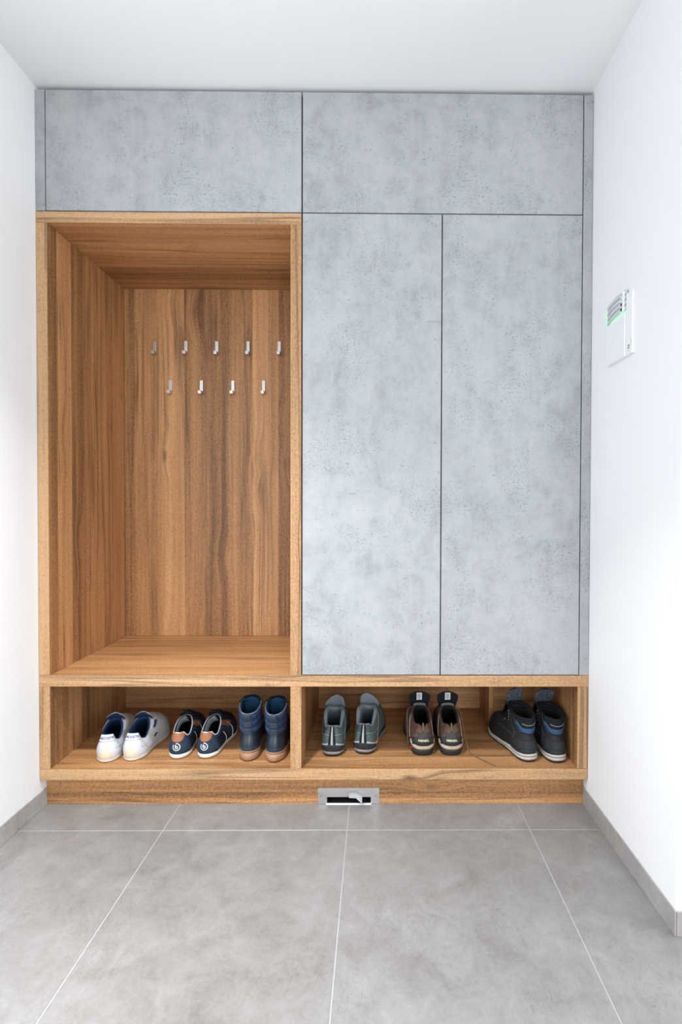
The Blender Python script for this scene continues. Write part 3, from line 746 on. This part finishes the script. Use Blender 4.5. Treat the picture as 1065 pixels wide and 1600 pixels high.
# --- navy sneakers with tan heel
def logo_mesh():
    bm = bmesh.new()
    def ringm(r0, r1, a0, a1, n_=36, cx=0, cy=0):
        prev = None
        for a in np.linspace(a0, a1, n_):
            p = (bm.verts.new((cx+r0*math.cos(a), cy+r0*math.sin(a), 0)), bm.verts.new((cx+r1*math.cos(a), cy+r1*math.sin(a), 0)))
            if prev: bm.faces.new((prev[0], prev[1], p[1], p[0]))
            prev = p
    ringm(.40, .50, -3.75, 1.75)
    ringm(.095, .205, 0, 2*math.pi, 30, .02, -.06)
    for (x0, x1, y0, y1) in ((-.185, -.075, -.06, .30),):
        k = 6; prev = None
        for i in range(k+1):
            yv = y0+(y1-y0)*i/k; p = (bm.verts.new((x0, yv, 0)), bm.verts.new((x1, yv, 0)))
            if prev: bm.faces.new((prev[0], prev[1], p[1], p[0]))
            prev = p
    return mk(bm, 'emblem')
def navy_sneaker(x, y, rz, side, label):
    r = put('navy_sneaker', x, y, rz, label, 'shoe', 'navy sneakers in the shoe bench')
    s = Shoe(r, side, .300, scaled_hw(1.05), [(0, .019), (.3, .016), (.7, .014), (1, .016)],
             [(.014, .132, [(0, .027), (.25, .030), (.6, .031), (1, .024)], [(0, .0905), (.09, .089), (.2, .074), (.34, .071), (.6, .090), (.85, .108), (1, .112)])], bulge=.008)
    s.sole('boot_gum', .0, .004, -.004, -.001, 'outsole'); s.sole('white_rubber', .0035, lambda q: s.zs(q), .001, .0005, 'midsole')
    s.upper('navy_suede')
    s.lining('black_fabric', 'black_fabric', .006)
    s.ankle_pad('ankle_pad', *((.52, .93) if side > 0 else (.07, .48)), .45, 'pale_lining')  # pale patch on the black lining, left inner side of both shoes
    s.patch('heel_foot', -.12, .12, 0., lambda u: .12-.05*math.cos(u/.12*math.pi/2), 'navy_deep', .0012)
    ht = s.patch('heel_tab', -.108, .108, lambda u: .60+.36*(abs(u)/.108)**2.6, lambda u: 1.0+.045*math.cos(u/.108*math.pi*2.0+math.pi), 'tan_leather', .0020)
    tb = [(u, 1.0+.03*math.cos(u/.090*math.pi*2.0+math.pi)) for u in np.linspace(-.10, .10, 15)]
    s.decal('emblem', logo_mesh(), 0., .40, .0265, 'white_piping', .0016)
    s.collar(.0022, 'white_piping', 'collar_piping')
    for sg in (1, -1):
        s.patch('quarter', sg*.14, sg*.25, lambda u: .12, lambda u: .80, 'navy_deep', .0011)
        for a in (.225, .29):
            s.stitch('side_stripe', [(sg*(a-.012), .02), (sg*(a+.006), .32), (sg*(a+.016), .72)], .0019, 'white_piping', .0006)
        s.patch('toe_cap', sg*.5-.06*sg, sg*.5, 0., .40, 'navy_deep', .0015, 12, 6)
        s.patch('eyestay', sg*.325, sg*.405, .55, 1., 'navy_deep', .0018, 8, 8)
    s.patch('saddle', .285, .325, .55, .97, 'tan_leather', .0020, 8, 8)
    s.patch('saddle', -.325, -.285, .55, .97, 'tan_leather', .0020, 8, 8)
    s.tongue([(.180, .082), (.156, .103), (.136, .120), (.120, .131)], [.020, .026, .027, .027], .009, 'black_fabric', curl=.45)
    for k in range(4):
        yy = .146+.017*k; zz = .119-.0090*k; w_ = .021
        s.lace([(-w_, yy, zz-.003), (0, yy+.004, zz+.0055), (w_, yy+.009, zz-.005)], .0021, 'black_fabric')
    s.lace([(.006, .146, .124), (.020, .132, .132), (.012, .120, .133), (-.004, .134, .129), (0, .146, .125)], .0018, 'black_fabric', 'lace_bow')
    s.lace([(-.006, .146, .124), (-.024, .134, .127), (-.031, .146, .112), (-.033, .17, .090)], .0018, 'black_fabric', 'lace_bow')
navy_sneaker(-.5720, .0720, 2.0, -1, 'navy suede sneaker with tan heel tab, left one, beside the white sneakers')
navy_sneaker(-.4740, .0760, -3.0, 1, 'navy suede sneaker with tan heel tab, right one, beside the winter boots')

# --- navy winter boots
def winter_boot(x, y, rz, side, label):
    r = put('winter_boot', x, y, rz, label, 'boot', 'navy winter boots in the shoe bench')
    s = Shoe(r, side, .290, scaled_hw(.98), [(0, .037), (.3, .033), (.7, .027), (1, .025)],
             [(.010, .125, [(0, .029), (.5, .034), (1, .028)], [(0, .095), (.5, .099), (1, .104)]),
              (-.003, .128, [(0, .030), (.5, .038), (1, .032)], [(0, .172), (.18, .174), (.45, .185), (.8, .196), (1, .198)])], bulge=.005, va=.50, heel_a=.19)
    s.sole('black_rubber', 0., .004, -.004, -.0015, 'outsole'); s.sole('boot_gum', .0035, lambda q: s.zs(q)-.0065, .0005, .0005, 'midsole')
    s.sole('boot_line', lambda q: s.zs(q)-.0066, lambda q: s.zs(q)-.0052, .0002, .0002, 'sole_line', bev=.0005)
    s.sole('boot_gum', lambda q: s.zs(q)-.0053, lambda q: s.zs(q)+.0005, .0012, .0006, 'welt', bev=.001)
    s.upper('boot_rubber', nv=30)
    s.lining('boot_blue', 'black_fabric', .007)
    va = .475
    for k in range(3):
        a = va+k*(1-va)/3; b = va+(k+1)*(1-va)/3
        rows = []
        us = np.linspace(0, 1, 72, endpoint=False)
        for f in np.linspace(0, 1, 9):
            rows.append([s.P(u, a+(b-a)*f, -.0005+.0062*math.sin(math.pi*f)**.55) for u in us])
        link('quilted_band', grid_mesh(rows, True, 'quilted_band'), 'quilt', r)
        s.patch('back_strap', -.052, .052, a+.012, b-.012+(.012 if k == 2 else 0), 'boot_strip', .0074, 10, 8)
    s.collar(.0020, 'grey_piping')
    s.patch('pull_loop', -.036, .036, .90, 1.01, 'boot_strip', .0105, 8, 5)
    s.patch('heel_guard', -.11, .11, .02, lambda u: .13-.03*(u/.11)**2, 'boot_strip', .0014)
    s.tongue([(.112, .14), (.108, .162), (.102, .184), (.096, .202)], [.024, .027, .028, .026], .010, 'boot_blue', curl=.40)
    for k in range(3):
        zz = .156+.015*k
        s.lace([(-.024, .112, zz), (0, .130-.004*k, zz+.006), (.024, .112, zz)], .0024, 'black_fabric')
    s.lace([(0, .110, .198), (.022, .088, .206), (.040, .068, .194), (.026, .084, .187), (0, .105, .192)], .0020, 'black_fabric', 'lace_bow')
    s.lace([(0, .110, .198), (-.020, .090, .205), (-.036, .072, .199), (-.024, .090, .190), (0, .105, .192)], .0020, 'black_fabric', 'lace_bow')
winter_boot(-.3130, .0540, 3.0, -1, 'navy quilted winter boot with tan sole, left one, beside navy sneakers')
winter_boot(-.2190, .0440, 1.0, 1, 'navy quilted winter boot with tan sole, right one, against the bench divider')

# --- grey hiking shoes
def grey_hiker(x, y, rz, side, label):
    r = put('hiking_shoe', x, y, rz, label, 'shoe', 'grey hiking shoes in the shoe bench')
    s = Shoe(r, side, .300, scaled_hw(1.06), [(0, .024), (.3, .020), (.7, .020), (1, .024)],
             [(.012, .132, [(0, .029), (.25, .033), (.6, .036), (1, .027)], [(0, .108), (.08, .107), (.17, .098), (.32, .112), (.60, .140), (.85, .145), (1, .136)])], bulge=.0085, heel_a=.12, heel_p=2.8)
    s.sole('black_rubber', .0, .010, -.004, .001, 'outsole'); s.sole('hike_sole', .0095, lambda q: s.zs(q), .002, .001, 'midsole')
    s.upper('hike_grey')
    s.lining('hike_pad', 'black_fabric', .010)
    s.collar(.0032, 'hike_pad', 'collar_padding', u0=.14, u1=.86)
    s.collar(.0014, 'hike_light', 'collar_piping', u0=-.135, u1=.135)
    s.patch('heel_strip', -s.U(.0115), s.U(.0115), .22, 1.0, 'black_fabric', .0026, 8, 16)
    s.patch('reflective_stripe', -s.U(.0036), s.U(.0036), .24, .99, 'hike_light', .0034, 6, 16)
    s.patch('heel_rand', -.14, .14, 0., lambda u: .30-.20*(abs(u)/.14)**1.3, 'hike_black', .0040)
    s.patch('rand_edge', -.155, .155, lambda u: .22-.22*(abs(u)/.155)**1.3, lambda u: .37-.24*(abs(u)/.155)**1.3, 'hike_light', .0020, 26, 6)
    for sg in (1, -1):
        s.stitch('seam', [(sg*.02, .66), (sg*.08, .655), (sg*.15, .64), (sg*.20, .60)], .0007, 'hike_light')
        s.stitch('seam', [(sg*.16, .12), (sg*.19, .45), (sg*.24, .70), (sg*.27, .98)], .0008, 'hike_light')
        s.patch('toe_guard', sg*.5-.10*sg, sg*.5, 0., lambda u: .36, 'hike_black', .0022, 16, 6)
        s.patch('side_guard', sg*.20, sg*.40, 0., lambda u: .13, 'hike_black', .0018, 18, 4)
    if side > 0: s.patch('side_label', .135, .165, .10, .20, 'orange_tag', .0046, 8, 4)
    s.tongue([(.185, .100), (.160, .124), (.144, .146), (.134, .164), (.126, .184)], [.026, .033, .037, .036, .028], .010, 'hike_pad', curl=.42, lean=.006, tilt=-.42)
    for k in range(4):
        yy = .145+.018*k; zz = .150-.0125*k; w_ = .026
        s.lace([(-w_, yy, zz-.005), (0, yy+.006, zz+.004), (w_, yy+.008, zz-.008)], .0024, 'black_fabric')
grey_hiker(-.0150, .0900, -2.0, -1, 'grey-green hiking shoe with black heel strip, left one, nearest the bench divider')
grey_hiker(.0980, .1080, -9.0, 1, 'grey-green hiking shoe with black heel strip and orange side label, right one of its pair')

def meindl_mesh():
    bm = bmesh.new(); bm.from_mesh(text_mesh('EINDL', 1., .012))
    for w_ in bm.verts: w_.co.x += .42
    x0 = min(w_.co.x for w_ in bm.verts)-.82; lo = min(w_.co.y for w_ in bm.verts); hi = max(w_.co.y for w_ in bm.verts); t_ = .105
    for st in ([(0, lo), (t_, lo), (t_, hi), (0, hi)], [(.66-t_, lo), (.66, lo), (.66, hi), (.66-t_, hi)],
               [(.0, hi), (t_*1.15, hi), (.33+t_*.5, lo+.12), (.33-t_*.5, lo+.12)], [(.66-t_*1.15, hi), (.66, hi), (.33+t_*.5, lo+.12), (.33-t_*.5, lo+.12)]):
        bm.faces.new([bm.verts.new((x0+a, b, 0)) for a, b in st])
    return mk(bm, 'lettering')

# --- brown trekking shoes
def brown_trekker(x, y, rz, side, label, trail=None):
    r = put('trekking_shoe', x, y, rz, label, 'shoe', 'brown trekking shoes in the shoe bench')
    s = Shoe(r, side, .300, scaled_hw(1.12), [(0, .026), (.3, .022), (.7, .021), (1, .024)],
             [(.016, .135, [(0, .026), (.25, .033), (.6, .035), (1, .027)], [(0, .104), (.05, .110), (.12, .104), (.3, .106), (.6, .125), (.85, .136), (1, .138)])], bulge=.0085, heel_a=.11, heel_p=3.)
    s.sole('black_rubber', .0, .013, -.003, .001, 'outsole'); s.sole('dark_leather', .0125, lambda q: s.zs(q), .002, .001, 'midsole')
    s.upper('brown_suede')
    s.lining('black_fabric', 'black_fabric', .009)
    s.collar(.0034, 'brown_suede', 'collar_padding', u0=.09, u1=.91)
    s.patch('heel_cup', -.15, .15, 0., lambda u: .34-.10*(abs(u)/.15)**2, 'dark_leather', .0030)
    hu = s.U(.022)
    hp = s.patch('heel_panel', -hu, hu, .25, lambda u: .80-.10*(abs(u)/hu)**3, 'dark_leather', .0040, 16, 12)
    hp2 = s.patch('heel_band', -.11, .11, .30, lambda u: .47, 'dark_leather', .0044, 16, 6)
    s.decal('lettering', meindl_mesh(), 0., .425, .0098, 'gold_print', .0068, hp)
    s.patch('heel_wave', -.125, .125, lambda u: .05+.20*(abs(u)/.125)**2, lambda u: .20+.17*(abs(u)/.125)**2-.02*math.cos(u/.125*math.pi*.5), 'beige_rubber', .0058, 24, 6)
    s.patch('heel_gloss', -.085, .085, lambda u: .23+.02*math.cos(u*30), lambda u: .295, 'black_rubber', .0060, 16, 4)
    for sg in (1, -1):
        s.patch('collar_pad', sg*s.U(.004), sg*s.U(.036), .70, lambda u: .99, 'brown_suede', .0050, 10, 8)
        if sg > 0: s.patch('red_accent', .085, .128, .0, lambda u: .025+.6*(u-.085), 'red_accent', .0050, 8, 4)
        s.patch('toe_guard', sg*.5-.11*sg, sg*.5, 0., .36, 'black_rubber', .0022, 16, 6)
        s.stitch('lace_loop', [(sg*.16, .35), (sg*.20, .60), (sg*.25, .85), (sg*.28, 1.)], .0016, 'beige_rubber', .0015)
        s.stitch('lace_loop', [(sg*.20, .25), (sg*.24, .50), (sg*.29, .75), (sg*.32, .97)], .0016, 'dark_leather', .0015)
    lp = [s.P(0., .80, .006), s.P(0., .90, .007), s.P(0., 1.0, .004)+np.array([0, 0, .008]), s.P(0., 1., 0)+np.array([0, .008, .006])]
    tube('pull_loop', spline(lp, 6), .0032, 'brown_lace', r, 8)
    s.tongue([(.178, .104), (.158, .128), (.146, .148), (.140, .170), (.136, .192)], [.026, .032, .036, .041, .042], .009, 'black_fabric', curl=.22)
    s.tongue([(.150, .118), (.1385, .132), (.1315, .150)], [.022, .024, .024], .004, 'grey_mesh', 'tongue_mesh', curl=.30, round_top=False)
    # label sewn to the inside of the tongue
    yl, zl = .1318, .1750
    bm = bmesh.new(); bm_box(bm, -.0105, .0105, -.0007, .0007, -.0145, .0145, .0003, 1)
    for w_ in bm.verts: w_.co = Matrix.Rotation(math.radians(7), 3, 'X') @ w_.co
    lb = link('care_label', mk(bm, 'care_label'), 'label_white', r, (0.001*side, yl, zl))
    for k in range(5):
        bm = bmesh.new(); w_ = [.006, .008, .007, .008, .004][k]
        bm_box(bm, -w_, w_*.8, -.0011, -.0006, .0085-.0048*k-.0009, .0085-.0048*k+.0009)
        for q in bm.verts: q.co = Matrix.Rotation(math.radians(7), 3, 'X') @ q.co
        link('label_line', mk(bm, 'label_line'), 'label_print', lb)
    tube('tongue_loop', spline([(0, .135, .189), (.002, .131, .198), (.0, .134, .205), (-.001, .139, .197), (0, .139, .188)], 6), .0016, 'brown_lace', r, 6)
    for k in range(4):
        yy = .150+.018*k; zz = .143-.0115*k; w_ = .027
        s.lace([(-w_, yy, zz-.006), (0, yy+.006, zz+.004), (w_, yy+.008, zz-.008)], .0022, 'brown_lace')
    if trail: tube('loose_lace', spline(trail, 10), .0019, 'brown_lace', r, 6)
brown_trekker(.3190, .0980, 2.0, -1, 'brown suede trekking shoe with black tongue, left one, nearer the grey hiking shoes',
    [(-.024, .140, .135), (-.048, .110, .132), (-.052, .085, .100), (-.053, .066, .060), (-.050, .058, .028), (-.044, .070, .012)])
brown_trekker(.4230, .0980, 0.0, 1, 'brown suede trekking shoe trailing a long loose lace across the shelf floor',
    [(.024, .140, .138), (.042, .112, .133), (.050, .090, .100), (.057, .066, .056), (.063, .040, .020), (.073, .010, .003), (.100, -.030, .0022), (.128, -.066, .0022), (.141, -.084, .0022)])

# --- black boots with a blue band
def black_boot(x, y, rz, side, label):
    r = put('walking_boot', x, y, rz, label, 'boot', 'black walking boots in the shoe bench')
    s = Shoe(r, side, .315, scaled_hw(1.01), [(0, .033), (.25, .030), (.5, .022), (.75, .021), (1, .024)],
             [(.014, .140, [(0, .030), (.5, .037), (1, .029)], [(0, .092), (.5, .104), (1, .124)]),
              (.012, .142, [(0, .033), (.25, .040), (.6, .040), (1, .032)], [(0, .150), (.2, .153), (.5, .162), (.8, .172), (1, .174)])], bulge=.006, va=.58, heel_a=.13, heel_p=2.8)
    s.sole('black_rubber', .0, .009, -.004, .001, 'outsole')
    s.sole('boot_sole', .0085, lambda q: s.zs(q)*.55+.002, .001, .003, 'midsole')
    s.sole('black_rubber', lambda q: s.zs(q)*.55+.0017, lambda q: s.zs(q)*.55+.0036, .0012, .0012, 'sole_groove', bev=.0006)
    s.sole('boot_sole', lambda q: s.zs(q)*.55+.0034, lambda q: s.zs(q)+.001, .003, .0005, 'upper_midsole')
    s.upper('black_leather', nv=28)
    s.lining('black_fabric', 'black_fabric', .010)
    s.collar(.0050, 'black_fabric', 'collar_padding')
    s.patch('heel_gloss', -.17, .17, 0., lambda u: .13-.05*(u/.17)**2, 'boot_rubber', .0028)
    s.patch('heel_cap', -.19, .19, .12, lambda u: .42-.06*(abs(u)/.19)**2, 'black_cap', .0024)
    s.patch('collar_panel', -.17, .17, .60, .985, 'black_fabric', .0030, 26, 12)
    s.patch('blue_band', -.170, .170, lambda u: .615+.16*sstep(.10, .17, abs(u)), lambda u: .745+.14*sstep(.10, .17, abs(u)), 'blue_band', .0046, 30, 6)
    s.stitch('seam', [(-.10, .86), (-.05, .845), (0, .84), (.05, .845), (.10, .86)], .0008, 'hike_light', .0036)
    for sg in (1, -1):
        s.stitch('seam', [(sg*.125, .60), (sg*.155, .66), (sg*.185, .80), (sg*.21, .99)], .0011, 'knit_grey', .0030)
        s.stitch('seam', [(sg*.15, .30), (sg*.20, .40), (sg*.26, .36), (sg*.32, .30)], .0008, 'knit_grey', .0008)
        s.stitch('seam', [(sg*.17, .42), (sg*.22, .56), (sg*.29, .62)], .0008, 'knit_grey', .0008)
        s.patch('eyestay', sg*.255, sg*.345, .50, 1., 'black_cap', .0024, 10, 12)
        s.patch('toe_guard', sg*.5-.12*sg, sg*.5, 0., .26, 'black_cap', .0022, 16, 6)
        for k in range(5):
            v_ = .50+.105*k; u_ = sg*(.335-.010*k); p = s.P(u_, v_, .0036)
            bm = bmesh.new(); bmesh.ops.create_uvsphere(bm, u_segments=8, v_segments=6, radius=.0036, matrix=Matrix.Translation(Vector(p)))
            link('eyelet', mk(bm, 'eyelet', True), 'metal_eyelet', r)
    for k in range(5):
        v_ = .50+.105*k; a = s.P(.335-.010*k, v_, .004); b = s.P(-.335+.010*k, min(.98, v_+.05), .004); c = (a+b)/2+np.array([0, .006, .008])
        tube('lace', spline([a, c, b], 8), .0024, 'black_fabric', r, 6)
    s.tongue([(.196, .112), (.172, .140), (.154, .168), (.142, .196)], [.027, .034, .035, .032], .010, 'black_fabric', curl=.40)
    s.tongue([(.152, .166), (.142, .188), (.134, .206), (.128, .226)], [.026, .034, .038, .036] if side > 0 else [.026, .031, .031, .027], .018, 'knit_grey', 'tongue_top', curl=.30)
black_boot(.7000, .0450, 13.0, -1, 'black walking boot with blue collar band, left one, its long pale sole in view')
black_boot(.7985, .0370, 8.0, 1, 'black walking boot with blue collar band, right one, against the right end panel')
